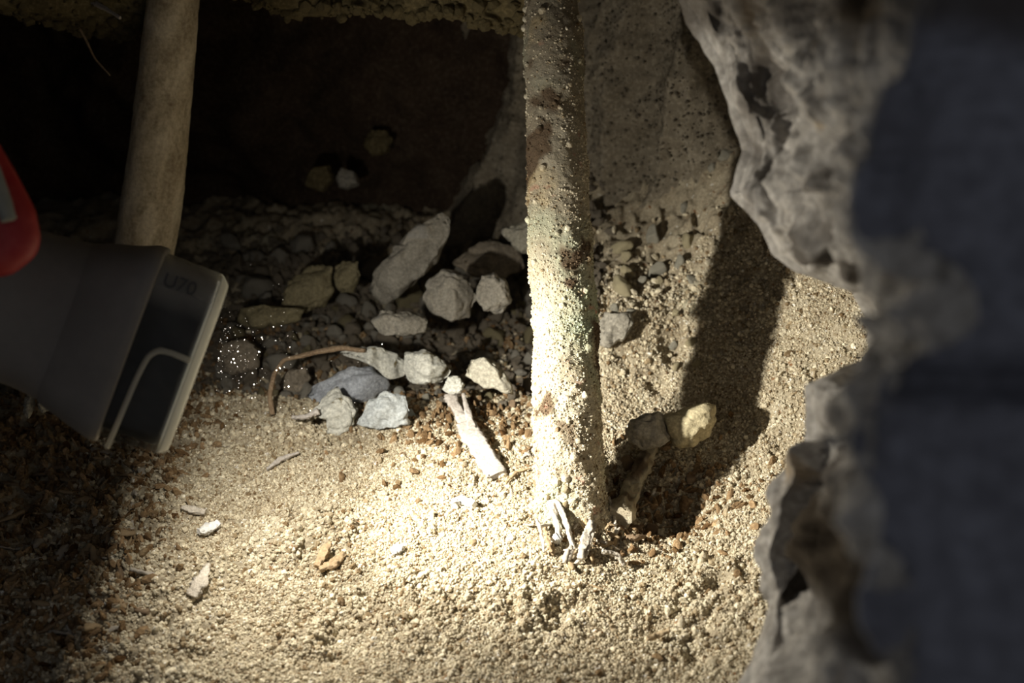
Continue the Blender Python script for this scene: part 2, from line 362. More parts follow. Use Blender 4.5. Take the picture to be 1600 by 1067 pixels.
# overhanging earth: front face, lip, then the roof of the hollow behind it
lipz = P(600, 62, .66)
def roof(u, v):
    x = -.50+.85*u
    c = np.array([[.30, .40], [.55, .38], [lipz[1]-.01, .26], [lipz[1]+.005, lipz[2]+.012], [lipz[1]+.02, lipz[2]+.002], [lipz[1]+.06, lipz[2]+.02], [.85, .25], [1.06, .27]])
    t = np.linspace(0, 1, len(c)); y = np.interp(v, t, c[:, 0]); z = np.interp(v, t, c[:, 1])
    z = z+.03*sstep(.01, .05, x)*sstep(.2, .5, v)
    p = np.stack([x, y, z], -1)
    d = .012*fbm(p, .05, 41, 4, .55)+.010*vn(np.stack([x, 0*x, 0*x], -1), .045, 43); 
    gap = sstep(.0, 1, gauss(x, 0*x, (P(320, 0, .66)[0], 0), .03))*.022*sstep(.2, .5, v)*sstep(.95, .6, v)
    return p+np.stack([0*d, -d, d*.7+gap], -1)
ceiling, cl = sheet('ceiling', np.linspace(0, 1, 300), np.linspace(0, 1, 200), roof, M['roof'])
i = rng.integers(0, 300, 5000); j = rng.integers(50, 140, 5000)
grains('roof_clods', cl[i, j]+rng.normal(0, .001, (5000, 3)), .0008+.0035*rng.uniform(0, 1, 5000)**4, M['roof'], 9, ceiling, amp=.7)

# broken wall in the foreground: far silhouette, rough broken edge, near arris, then its outer face
ctrl = [  # y, silhouette x, mid x, arris x, (depth at silhouette, arris)
    (-260, 1040, 1230, 1490, .44, .33), (-60, 1062, 1250, 1450, .44, .32), (0, 1064, 1250, 1440, .44, .32), (50, 1088, 1255, 1428, .44, .32), (100, 1120, 1262, 1418, .435, .31), (180, 1146, 1275, 1402, .43, .305),
    (235, 1166, 1285, 1390, .43, .30), (262, 1156, 1285, 1386, .43, .30), (302, 1145, 1282, 1372, .43, .30), (345, 1188, 1295, 1372, .425, .30), (395, 1210, 1312, 1402, .42, .30), (425, 1250, 1345, 1450, .415, .30), (455, 1330, 1385, 1470, .41, .295),
    (500, 1354, 1402, 1474, .405, .295), (545, 1362, 1402, 1458, .40, .295), (565, 1346, 1392, 1410, .39, .30), (588, 1288, 1330, 1392, .38, .31),
    (604, 1259, 1300, 1375, .385, .31), (640, 1264, 1300, 1352, .385, .30), (690, 1268, 1305, 1338, .385, .30), (740, 1262, 1298, 1348, .385, .295), (800, 1240, 1290, 1362, .385, .29),
    (870, 1214, 1285, 1372, .38, .285), (950, 1200, 1280, 1376, .38, .28), (1010, 1182, 1272, 1388, .375, .275), (1067, 1160, 1262, 1402, .37, .27), (1200, 1120, 1250, 1420, .36, .27), (1420, 1080, 1240, 1430, .35, .26)]
K = np.array(ctrl, float); nv = 520
yy = np.linspace(K[0, 0], K[-1, 0], nv)
ii = [np.interp(yy, K[:, 0], K[:, c]) for c in range(1, 6)]
col = []
for a in range(nv):
    s_, m_, r_, ds, da = [q[a] for q in ii]; da = da*.70
    hollow = .050*math.exp(-((yy[a]-850)/110)**2)+.010*math.exp(-((yy[a]-120)/110)**2)
    pts = [(s_+420, ds+.10), (s_+160, ds+.045), (s_+30, ds+.014), (s_, ds), (s_+14, ds-.012), (.5*(s_+m_), ds-.03+hollow), (m_, .5*(ds+da)+hollow*1.3),
           (.4*m_+.6*r_, da+.02+hollow), (r_-14, da+.004), (r_, da), (r_+18, da+.001), (r_+120, da-.002), (r_+400, da-.006), (r_+1200, da-.02)]
    q = np.array([P(px_, yy[a], d_) for px_, d_ in pts])
    t = np.concatenate([[0, 1.2, 2, 2.4, 3, 4.2, 5.4, 6.6, 7.6, 8, 8.4, 9.4, 11, 13]])
    tt = np.concatenate([np.linspace(0, 2, 12)[:-1], np.linspace(2, 8.6, 200)[:-1], np.linspace(8.6, 13, 50)])
    col.append(np.stack([np.interp(tt, t, q[:, k_]) for k_ in range(3)], -1))
Wp = np.array(col)
for _ in range(2):   # soften the profile a little
    Wp[:, 1:-1] = .25*Wp[:, :-2]+.5*Wp[:, 1:-1]+.25*Wp[:, 2:]
tn = np.broadcast_to(tt[None, :], Wp.shape[:2])
edge = sstep(1.5, 3.2, tn)*sstep(9.0, 7.6, tn)
du = np.gradient(Wp, axis=1); dv = np.gradient(Wp, axis=0); nn = np.cross(du, dv); nn /= np.linalg.norm(nn, axis=-1, keepdims=True)+1e-12
toc = CAM-Wp; sg = np.sign((nn*toc).sum(-1, keepdims=True)); 
sl = (sstep(2.2, 3.6, tn))[..., None]
disp = edge*(.0120*fbm(Wp, .034, 51, 5, .55)+.0060*(1-np.abs(vn(Wp, .024, 55)))+.014*np.exp(-((yy[:, None]-455)/80)**4-((tn-7.6)/1.3)**2)+.003*np.abs(vn(Wp, .010, 56))-.0115) + (1-edge)*.0012*fbm(Wp, .03, 58, 3)
nd = np.median(nn.reshape(-1, 3), axis=0)
Wp = Wp+nn*(disp*np.where(sg[..., 0] >= 0, 1, -1))[..., None]*np.clip(.25+.75*sstep(2.3, 4.6, tn), 0, 1)[..., None]
ncol = Wp.shape[1]; fc = grid_faces(nv, ncol)
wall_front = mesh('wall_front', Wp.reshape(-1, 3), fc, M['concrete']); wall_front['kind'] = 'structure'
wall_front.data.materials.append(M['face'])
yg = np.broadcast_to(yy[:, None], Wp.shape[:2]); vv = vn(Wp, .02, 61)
dk = np.exp(-((yg-860)/125)**4-((tn-5.9+.3*vv)/1.15)**4) + .6*np.exp(-((yg-668)/38)**2-((tn-5.4)/.9)**2) + .75*sstep(110, 10, yg+30*vv) + .35*sstep(.1, .7, vn(Wp, .018, 63))*edge  # darker brown tone in the hollow, along the top and in random blotches
wall_front.data.attributes.new('dark_tone', 'FLOAT', 'POINT').data.foreach_set('value', np.clip(dk, 0, 1).astype(np.float32).ravel())
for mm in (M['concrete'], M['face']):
    nt = mm.node_tree; bb = nt.nodes['Principled BSDF']; at_ = N(nt, 'ShaderNodeAttribute', attribute_name='dark_tone'); src = bb.inputs['Base Color'].links[0].from_socket
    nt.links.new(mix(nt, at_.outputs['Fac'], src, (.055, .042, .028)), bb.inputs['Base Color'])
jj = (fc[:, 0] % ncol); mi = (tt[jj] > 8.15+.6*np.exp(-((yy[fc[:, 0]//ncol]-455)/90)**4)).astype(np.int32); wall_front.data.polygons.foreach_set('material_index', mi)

# ---------------------------------------------------------------- things
def blob(name, poly, d, thick, mat, seed, parent=None, sub=5, facets=8, amp=.26, tilt=0, lumps=.16):
    """A solid stone: silhouette from the corner points (px,py) set at real distance d, given true thickness, chipped by planes."""
    poly = np.array(poly, float); c = poly.mean(0)
    th = np.arctan2(-(poly[:, 1]-c[1]), poly[:, 0]-c[0]); r = np.hypot(poly[:, 0]-c[0], poly[:, 1]-c[1])
    V, Fc = ico(sub); r_ = np.random.default_rng(seed)
    a = np.arctan2(V[:, 1], V[:, 0])
    # exact polygon radius along each direction
    rad = np.full(len(V), 0.)
    n = len(poly); q = (poly-c)*np.array([1, -1])
    dx, dy = np.cos(a), np.sin(a)
    for i_ in range(n):
        p0, p1 = q[i_], q[(i_+1) % n]; e = p1-p0
        den = dx*e[1]-dy*e[0]; den = np.where(np.abs(den) < 1e-9, 1e-9, den)
        t = (p0[0]*e[1]-p0[1]*e[0])/den; s = (p0[0]*dy-p0[1]*dx)/den
        rad = np.where((t > 0) & (s >= -1e-6) & (s <= 1+1e-6), np.maximum(rad, t), rad)
    rad = np.where(rad <= 0, np.median(r), rad)
    s = np.sqrt(np.clip(V[:, 0]**2+V[:, 1]**2, 0, 1)); s = np.power(s, .75)
    L = np.stack([dx*rad*s, dy*rad*s], -1)*d/F
    w_ = V[:, 2]*thick*.5
    w_ = np.sign(w_)*np.abs(w_)**.9*(thick*.5)**.1
    Q = np.stack([L[:, 0], L[:, 1], w_], -1)
    size = max(np.ptp(Q[:, 0]), np.ptp(Q[:, 1]))
    for k_ in range(facets):      # chip flat facets off the faces turned to and from the camera
        nrm = r_.normal(0, 1, 3); nrm[2] = (abs(nrm[2])+.9)*(1 if k_ % 3 else -1); nrm /= np.linalg.norm(nrm)
        sup = (Q@nrm).max(); lim = sup*r_.uniform(.62, .88); dd = Q@nrm
        Q = Q-np.outer(np.maximum(0, dd-lim)*.9/max(abs(nrm[2]), .3), [0, 0, nrm[2]/abs(nrm[2])])
    Q = Q-(V*(size*.05*(1-np.abs(vn(Q+seed, size*.22, seed+9)))**3)[:, None])
    Q = Q+(V*(amp*size*.12*fbm(Q+seed, size*.25, seed, 4, .6)[:, None]))+V*(lumps*size*.06*vn(Q+seed, size*.07, seed+5)[:, None])
    ctr = P(c[0], c[1], d)
    X_, Y_, Z_ = RR, UU, -WW
    if tilt:
        ca, sa = math.cos(tilt), math.sin(tilt); Y_, Z_ = Y_*ca+Z_*sa, Z_*ca-Y_*sa
        Q[:, 1] /= ca
    me_V = Q
    o = mesh(name, me_V, Fc, mat, parent); o.matrix_world = frame_matrix(ctr, X_, Y_, Z_)
    return o
def dgr(x, y, z=0.): return float((G(x, y, z)-CAM)@WW)
def rock(label, cat, poly, mat, seed, thick=.02, z=0., name='stone', d=None, group=None, **kw):
    py = max(p[1] for p in poly); pc = np.mean(poly, 0)
    if d is None:      # its lowest corner touches the ground
        x, y = pc[0], py-2
        d = .55
        for _ in range(40):
            q = P(x, y, d); d += (q[2]-height(np.array([q[0]]), np.array([q[1]]))[0])*.8
    o = blob(name, poly, d+thick*.25, thick, mat, seed, **kw); tag(o, label, cat, group); return o

ST = [
 ('long upright slab of grey and olive stone leaning at the back of the rubble', [(570,455),(585,420),(612,385),(632,372),(662,345),(692,330),(708,336),(706,365),(690,400),(668,432),(640,452),(612,470),(585,476)], M['st_mid'], .030, .74),
 ('knobbly olive brown stone left of the long leaning slab', [(438,482),(450,440),(478,418),(505,408),(520,420),(522,455),(510,480),(475,492)], M['st_olive'], .03, .76),
 ('small squarish olive stone beside the knobbly one, left of the leaning slab', [(522,418),(535,408),(562,410),(564,432),(552,456),(532,462),(522,445)], M['st_olive'], .022, .765),
 ('low flat dusty brown stone just right of the torch lens', [(358,498),(375,482),(410,474),(450,480),(480,482),(472,500),(430,510),(380,512)], M['st_olive'], .02, .74),
 ('blocky grey stone with a slanting ridge right of the leaning slab', [(660,470),(668,440),(690,420),(715,424),(740,440),(746,470),(735,495),(705,505),(675,492)], M['st_mid'], .028, .71),
 ('pale lump half hidden behind the pole high at the back', [(783,362),(800,350),(828,345),(842,350),(842,395),(815,398),(798,382)], M['st_cream'], .02, .76),
 ('broad dark flat stone lying behind the blocky grey stone', [(700,412),(735,384),(770,374),(810,390),(822,420),(780,436),(735,430)], M['st_dark'], .02, .79),
 ('small dark grey stone upright left of the middle pole', [(744,462),(752,430),(772,424),(792,440),(800,470),(780,492),(755,488)], M['st_mid'], .02, .70),
 ('brown grey stone low in the rubble under the leaning slab', [(578,500),(592,482),(640,486),(672,500),(668,520),(620,528),(590,520)], M['st_mid'], .022, .69),
 ('pale grey flaky stone at the top of the pale heap, touching the thin root', [(518,548),(560,540),(606,538),(622,556),(642,574),(636,590),(606,592),(585,574),(560,562),(536,556)], M['st_pale'], .018, .672),
 ('pitted white grey stone at the right end of the pale heap', [(630,552),(660,546),(686,556),(706,580),(694,598),(660,600),(640,598),(630,578)], M['st_pale'], .022, .662),
 ('slate blue rounded stone in the middle of the pale heap', [(478,620),(484,602),(512,590),(545,570),(580,572),(602,590),(612,612),(590,630),(540,636),(498,640)], M['st_slate'], .028, .668),
 ('pale grey pointed stone at the lower left of the pale heap', [(484,650),(500,622),(524,604),(545,622),(562,640),(552,668),(526,682),(512,678),(510,656)], M['st_pale'], .018, .645),
 ('pale blue flat faced stone at the front of the pale heap', [(560,650),(575,622),(600,612),(634,616),(642,640),(640,664),(610,672),(575,670),(556,664)], M['st_blue'], .018, .64),
 ('cream wedge shaped stone between the pale heap and the pole', [(728,588),(735,562),(758,558),(780,568),(798,600),(804,618),(780,612),(755,604)], M['st_cream'], .02, .652),
 ('small crumbly white stone next to the cream wedge', [(690,608),(700,588),(716,586),(728,600),(720,614),(704,616)], M['st_pale'], .012, .655),
 ('dark brown stone in the shade left of the thin root', [(340,560),(352,535),(385,528),(408,545),(405,575),(370,590),(346,582)], M['st_dark'], .024, .70),
 ('dark stone inside the loop of the thin root', [(436,600),(450,578),(478,572),(486,592),(470,612),(445,615)], M['st_dark'], .018, .69),
 ('grey rough stone behind the right side of the middle pole', [(936,500),(946,488),(985,486),(990,505),(976,532),(950,545),(936,540)], M['st_mid'], .025, .672),
]
for i_, (lb, poly, mt, th_, d_) in enumerate(ST): rock(lb, 'stone', poly, mt, 100+i_, th_, d=d_)
rock('dark rounded stone with a pale tip, left one of two stones over the shaded pit', 'stone', [(976,672),(984,655),(1010,645),(1032,642),(1044,660),(1048,688),(1030,700),(1002,704),(984,690)], M['st_mid'], 131, .024, d=.600)
rock('smooth dusty yellow stone bridging the shaded pit beside the bank', 'stone', [(1030,648),(1060,640),(1100,626),(1118,630),(1119,655),(1108,682),(1080,700),(1052,700),(1040,680)], M['st_yellow'], 132, .026, d=.602, amp=.10, lumps=.04, facets=4)
# pale patches in the far dark wall
rock('faint pale stone set in the dark back wall, upper one', 'stone', [(565,225),(580,203),(604,203),(615,220),(605,240),(580,243)], M['roof'], 140, .03, d=.865)
rock('faint glinting stone low in the dark back wall', 'stone', [(525,280),(535,262),(556,270),(562,288),(540,296),(527,292)], M['st_mid'], 141, .03, d=.86)
rock('faint brown stone beside the glinting one in the dark back wall', 'stone', [(475,290),(490,260),(515,258),(524,280),(505,300)], M['roof'], 142, .03, d=.865)
rock('small pale stub of root below the torch neck, left one', 'root', [(38,622),(46,614),(54,620),(52,640),(44,656),(37,645)], M['st_cream'], 143, .01, d=.60, name='root_stub')
rock('small pale stub of root below the torch neck, right one', 'root', [(60,622),(74,614),(84,622),(80,640),(68,646),(60,636)], M['st_cream'], 144, .01, d=.60, name='root_stub')

# rubble: many small stones, built once in a few shapes and copied
protos = []
for s_ in range(6):
    V, Fc = ico(3); r_ = np.random.default_rng(500+s_); Q = V.copy()
    for k_ in range(14):
        nrm = r_.normal(0, 1, 3); nrm /= np.linalg.norm(nrm); lim = r_.uniform(.55, .85); dd = Q@nrm; Q = Q-np.outer(np.maximum(0, dd-lim), nrm)
    Q = Q*r_.uniform(.75, 1.25, 3); Q = Q+V*.09*fbm(Q+s_*3, .5, 60+s_, 3)[:, None]
    protos.append((Q, Fc))
pm = {}
def rubble(n, region, size, mats, label, group, seed, cat='stone', nm='rubble_stone', sink=.3):
    r_ = np.random.default_rng(seed); placed = []; t_ = 0
    while len(placed) < n and t_ < n*60:
        t_ += 1
        x_, y_ = r_.uniform(region[0], region[2]), r_.uniform(region[1], region[3]); g_ = G(x_, y_, -.005)
        s_ = size[0]+(size[1]-size[0])*r_.uniform()**2
        if any((g_[0]-a_[0])**2+(g_[1]-a_[1])**2 < (.8*(s_+b_))**2 for a_, b_ in placed): continue
        placed.append((g_, s_)); kk_ = r_.integers(0, 6); mt = mats[r_.integers(0, len(mats))]
        if (kk_, mt.name) not in pm:
            o_ = mesh(nm, protos[kk_][0], protos[kk_][1], mt); pm[(kk_, mt.name)] = o_.data
        else:
            o_ = link(bpy.data.objects.new(nm, pm[(kk_, mt.name)]))
        z_ = height(np.array([g_[0]]), np.array([g_[1]]))[0]
        o_.location = (g_[0], g_[1], z_+s_*(.6-sink)); o_.scale = (s_, s_, s_*.85); o_.rotation_euler = r_.uniform(-3, 3, 3)
        tag(o_, label, cat, group)
RM = [M['st_dark'], M['st_mid'], M['st_dark'], M['st_mid'], M['st_olive']]
rubble(46, (335, 500, 480, 625), (.004, .012), RM, 'small dark stone in the rubble between the torch lens and the pale heap', 'rubble stones beside the torch lens', 1)
rubble(62, (480, 480, 640, 560), (.004, .012), RM, 'small grey brown stone in the rubble behind the pale heap', 'rubble stones behind the pale heap', 21)
rubble(80, (640, 430, 840, 560), (.004, .013), RM, 'small grey brown stone in the rubble between the leaning slab and the middle pole', 'rubble stones near the middle pole', 22)
rubble(34, (690, 560, 840, 650), (.003, .009), RM, 'small brown stone in the rubble around the cream wedge', 'rubble stones around the cream wedge', 23)
rubble(50, (360, 400, 840, 480), (.006, .016), RM, 'dim stone at the back edge of the rubble bed beside the leaning slab', 'rubble stones at the back edge', 24)
rubble(26, (630, 590, 835, 700), (.002, .006), [M['st_mid'], M['root'], M['st_cream']], 'brown crumb of stone on the bare soil by the white splinter', 'crumbs beside the white splinter', 2, nm='stone_crumb')
rubble(22, (950, 490, 1130, 640), (.003, .008), [M['st_cream'], M['st_yellow']], 'dusty clod on the lit mound behind the pole', 'clods on the lit mound', 3, cat='clod', nm='earth_clod')
rubble(18, (960, 700, 1080, 850), (.002, .005), [M['mulch'], M['root']], 'brown clod in the shaded pit beside the pole', 'clods in the shaded pit', 4, cat='clod', nm='earth_clod')

rubble(16, (480, 575, 730, 680), (.003, .007), [M['st_pale'], M['st_blue']], 'small pale fragment lying among the larger pale stones of the heap', 'pale fragments in the heap', 25, nm='stone_fragment')

# ---- splinters, chips and twigs lying on the ground
def on_ground(x, y, up=.001):
    d = .5
    for _ in range(50):
        q = P(x, y, d); d += (q[2]-height(np.array([q[0]]), np.array([q[1]]))[0])*.8
    q = P(x, y, d); q[2] += up; return q
def stick(name, pts, widths, thick, mat, seed, parent=None, nseg=60, rough=.12, nc=16, box=.45):
    """lengthwise body through 3-D points with an elliptical, fibrous section"""
    pts = np.array(pts); t = np.linspace(0, 1, len(pts)); T = np.linspace(0, 1, nseg)
    c = np.stack([np.interp(T, t, pts[:, k_]) for k_ in range(3)], -1)
    for _ in range(4): c[1:-1] = .25*c[:-2]+.5*c[1:-1]+.25*c[2:]
    w_ = np.interp(T, np.linspace(0, 1, len(widths)), widths)
    tg = np.gradient(c, axis=0); tg /= np.linalg.norm(tg, axis=1, keepdims=True)
    up = np.array([0, -.35, .93]); sd = np.cross(tg, up); sd /= np.linalg.norm(sd, axis=1, keepdims=True); n_ = np.cross(sd, tg)
    a = np.linspace(0, 2*np.pi, nc, endpoint=False)
    ca = np.sign(np.cos(a))*np.abs(np.cos(a))**box; sa = np.sign(np.sin(a))*np.abs(np.sin(a))**box
    th_ = thick if np.ndim(thick) else np.full(nseg, thick)
    th_ = np.minimum(th_, w_)
    V = c[:, None]+sd[:, None]*(ca[None, :, None]*w_[:, None, None]*.5)+n_[:, None]*(sa[None, :, None]*th_[:, None, None]*.5)
    ph = np.broadcast_to(a[None], V.shape[:2])
    q = np.stack([T[:, None]*3+0*ph, np.cos(ph), np.sin(ph)], -1)
    V = V+(V-c[:, None])*rough*3*(vn(q, .35, seed)+.6*vn(q*np.array([2.5, 1, 1]), .2, seed+3))[..., None]
    Vf = V.reshape(-1, 3); Fq = grid_faces(nseg, nc, True)
    o = mesh(name, np.concatenate([Vf, c[:1], c[-1:]]), Fq, mat, parent)
    bm = bmesh.new(); bm.from_mesh(o.data); bm.verts.ensure_lookup_table(); k0 = nseg*nc
    for i_ in range(nc):
        try:
            bm.faces.new([bm.verts[i_], bm.verts[(i_+1) % nc], bm.verts[k0]]); bm.faces.new([bm.verts[(nseg-1)*nc+(i_+1) % nc], bm.verts[(nseg-1)*nc+i_], bm.verts[k0+1]])
        except ValueError: pass
    bm.to_mesh(o.data); bm.free()
    return o
pw = lambda px_, d=.6: px_*d/F
# white splinter, forked at its upper end
root = bpy.data.objects.new('wood_splinter', None); link(root); root.location = on_ground(760, 720)
tag(root, 'bleached white splinter with a forked upper end lying left of the middle pole', 'splinter')
bpy.context.view_layer.update()
inv = Matrix.Translation(-Vector(root.location))
def into(o, r_): o.parent = r_; o.matrix_parent_inverse = inv; return o
b0, b1, b2 = on_ground(778, 750, .003), on_ground(748, 706, .004), on_ground(726, 676, .006)
into(stick('shaft', [b0, b1, b2], [pw(34), pw(36), pw(33), pw(30)], .0035, M['wood_pale'], 3, rough=.07), root)
into(stick('prong', [b2, on_ground(714, 658, .008), on_ground(703, 641, .010)], [pw(19), pw(15), pw(21)], .0035, M['wood_pale'], 4, rough=.08, nseg=30), root)
into(stick('prong', [on_ground(738, 686, .006), on_ground(731, 664, .009), on_ground(724, 641, .011)], [pw(13), pw(10), pw(5)], .003, M['wood_pale'], 5, rough=.08, nseg=30), root)
def thing_stick(name, label, cat, pix, widths, thick, mat, seed, group=None, ups=None, d0=.58, **kw):
    pts = [on_ground(x, y, (ups[i_] if ups else .0015)+.0014) for i_, (x, y) in enumerate(pix)]
    o = stick(name, pts, [pw(a_, d0) for a_ in widths], thick, mat, seed, **kw); tag(o, label, cat, group); return o
thing_stick('twig', 'short pale forked twig lying on the lit soil right of the torch', 'twig', [(418,740),(440,724),(468,714)], [4, 7, 6, 4], .003, M['wood_pale'], 11, nseg=30)
thing_stick('twig', 'thin brown twig tip beside the lower end of the white splinter', 'twig', [(790,762),(806,745),(830,738)], [3, 4, 2], .0015, M['wood_tan'], 12, nseg=24)
thing_stick('bark_chip', 'tan folded bark chip on the lit floor, left flake of the pair', 'chip', [(496,892),(508,872),(518,864)], [10, 13, 6], .0022, M['wood_tan'], 13, ups=[.001, .003, .005], nseg=24)
thing_stick('bark_chip', 'tan bark chip with ragged end on the lit floor, right flake of the pair', 'chip', [(500,898),(522,888),(538,872)], [6, 15, 8], .0022, M['wood_tan'], 14, nseg=24)
thing_stick('bark_sliver', 'sharp upright dusty sliver casting a dark triangle near the left edge of the light', 'sliver', [(300,938),(314,925),(330,906)], [16, 22, 5], .0015, M['tan_flake'], 15, ups=[.001, .004, .008], nseg=24)
thing_stick('stone_flake', 'thin pale flake lying flat near the left edge of the light, upper of two', 'flake', [(284,800),(300,804),(322,808)], [5, 13, 9], .0025, M['tan_flake'], 16, nseg=24)
thing_stick('stone_flake', 'white grey flake lying flat near the left edge of the light, lower of two', 'flake', [(312,840),(328,834),(344,826)], [10, 18, 8], .0028, M['white'], 17, ups=[.002]*3, nseg=24)
thing_stick('chalk_chip', 'small white chip in the brightest part of the floor left of the pole', 'chip', [(612,870),(622,866),(632,862)], [8, 16, 6], .003, M['white'], 18, nseg=20)
thing_stick('chalk_chip', 'larger white chip in the brightest part of the floor below the splinter', 'chip', [(706,792),(722,788),(742,796)], [6, 17, 10], .003, M['white'], 19, nseg=20)
thing_stick('pebble', 'round white pebble among straw at the foot of the pole', 'pebble', [(864,856),(870,853),(876,850)], [9, 14, 8], .006, M['white'], 20, ups=[.003]*3, nseg=20)
thing_stick('bark_chip', 'reddish brown chip at the bottom of the shaded pit', 'chip', [(978,846),(992,848),(1008,845)], [5, 9, 4], .003, M['root'], 21, nseg=20)
thing_stick('bark_chip', 'small brown chip over a hole low in the floor, towards the camera', 'chip', [(1010,1010),(1028,1005),(1046,996)], [5, 8, 4], .002, M['wood_tan'], 22, ups=[.003]*3, nseg=20)
# bark stick standing in the pit
thing_stick('bark_stick', 'dusty brown stick leaning up out of the shaded pit below the two stones', 'stick', [(966,822),(986,785),(1003,748),(1020,706)], [34, 31, 25, 24], .014, M['crust'], 23, ups=[.003, .007, .009, .008], nseg=60, rough=.13, box=.8)
# straw at the foot of the pole
ss = [((858,788),(866,822),(876,852),9), ((868,800),(884,834),(896,868),8), ((924,835),(914,860),(906,884),12), ((930,838),(922,862),(914,882),5), ((940,880),(962,884),(975,892),7),
      ((850,845),(856,858),(862,872),6), ((895,806),(908,822),(922,834),6), ((950,795),(957,815),(962,838),5), ((838,830),(846,850),(850,872),5)]
lab = ['pale straw piece on the left side of the heap at the pole foot, the longest', 'rough grey straw piece sloping right at the middle of the pole foot', 'thick yellow straw sliver standing at the right of the pole foot', 'thin yellow straw lying against the thick sliver at the pole foot',
       'pinkish straw piece lying level right of the pole foot', 'short straw stub by the white pebble', 'short dark straw directly under the pole', 'curved straw at the right edge of the pole foot', 'thin straw leftmost at the pole foot']
for i_, (a_, b_, c_, w_) in enumerate(ss):
    thing_stick('straw', lab[i_], 'straw', [a_, b_, c_], [w_*.7, w_, w_*.6], .003, M['tan_flake'] if i_ in (0, 1, 4) else M['wood_tan'] if i_ in (5, 6) else M['tan_flake'], 40+i_, ups=[.006, .005, .002], nseg=30, rough=.17)
# loose fragments
def chips(n, region, lw, mats, label, group, seed, nm='wood_chip', up=.001):
    r_ = np.random.default_rng(seed); base = {}
    for i_ in range(n):
        x_, y_ = r_.uniform(region[0], region[2]), r_.uniform(region[1], region[3]); g_ = on_ground(x_, y_, up)
        kk_ = (i_ % 4, i_ % len(mats))
        if kk_ not in base:
            o_ = stick(nm, [np.array([-.5, 0, 0]), np.array([0, .04, .02]), np.array([.5, 0, 0])], [.12, .36, .30, .15], .12, mats[kk_[1]], seed*9+i_, nseg=12, nc=8); base[kk_] = o_.data
        else: o_ = link(bpy.data.objects.new(nm, base[kk_]))
        L_ = lw[0]+(lw[1]-lw[0])*r_.uniform()**2; o_.location = g_; o_.scale = (L_,)*3
        o_.rotation_euler = (r_.uniform(-.6, .6), r_.uniform(-.5, .5), r_.uniform(0, 6.28)); tag(o_, label, 'chip', group)
chips(90, (0, 700, 235, 1000), (.006, .016), [M['wood_tan'], M['root'], M['tan_flake']], 'loose brown wood chip in the dark mulch below the torch', 'wood chips in the dark mulch', 5)
chips(26, (960, 720, 1075, 850), (.004, .009), [M['wood_tan'], M['root']], 'fibre of wood in the shaded pit right of the pole', 'wood fibres in the shaded pit', 6, nm='wood_fibre')
chips(30, (825, 812, 965, 895), (.004, .010), [M['tan_flake'], M['wood_tan']], 'short loose fibre in the heap around the foot of the middle pole', 'fibres at the pole foot', 8, nm='wood_fibre', up=.003)
chips(14, (800, 700, 860, 790), (.004, .009), [M['wood_tan'], M['tan_flake']], 'thin fibre lying between the splinter and the pole', 'fibres by the splinter', 7, nm='wood_fibre')

# thin root arching over the pale heap
o = stick('thin_root', [P(426, 648, .655), P(421, 620, .655), P(428, 585, .66), P(443, 562, .665), P(470, 556, .67), P(500, 549, .672), P(535, 543, .672), P(570, 548, .668)], [pw(9), pw(7), pw(6), pw(7), pw(8), pw(6)], .003, M['root'], 70, nseg=90, rough=.05)
tag(o, 'thin bent brown root arching over the pale heap of stones', 'root')
o = stick('thin_root', [P(456, 652, .64), P(478, 652, .64), P(498, 642, .64)], [pw(5), pw(7), pw(9)], .003, M['wood_pale'], 71, nseg=24)
tag(o, 'short pale root lying at the left tip of the pale heap', 'root')
o = stick('hanging_root', [P(130, -8, .66), P(150, 6, .655), P(170, 17, .65), P(188, 28, .645)], [pw(7), pw(6), pw(4)], .003, M['wood_pale'], 72, nseg=24); tag(o, 'short pale root poking down from the earth overhang, upper left', 'root')
o = stick('hanging_root', [P(124, 44, .66), P(136, 66, .66), P(148, 92, .66), P(172, 118, .66)], [pw(4), pw(3), pw(2)], .0015, M['root'], 73, nseg=24); tag(o, 'hair thin root hanging from the earth overhang into the dark', 'root')

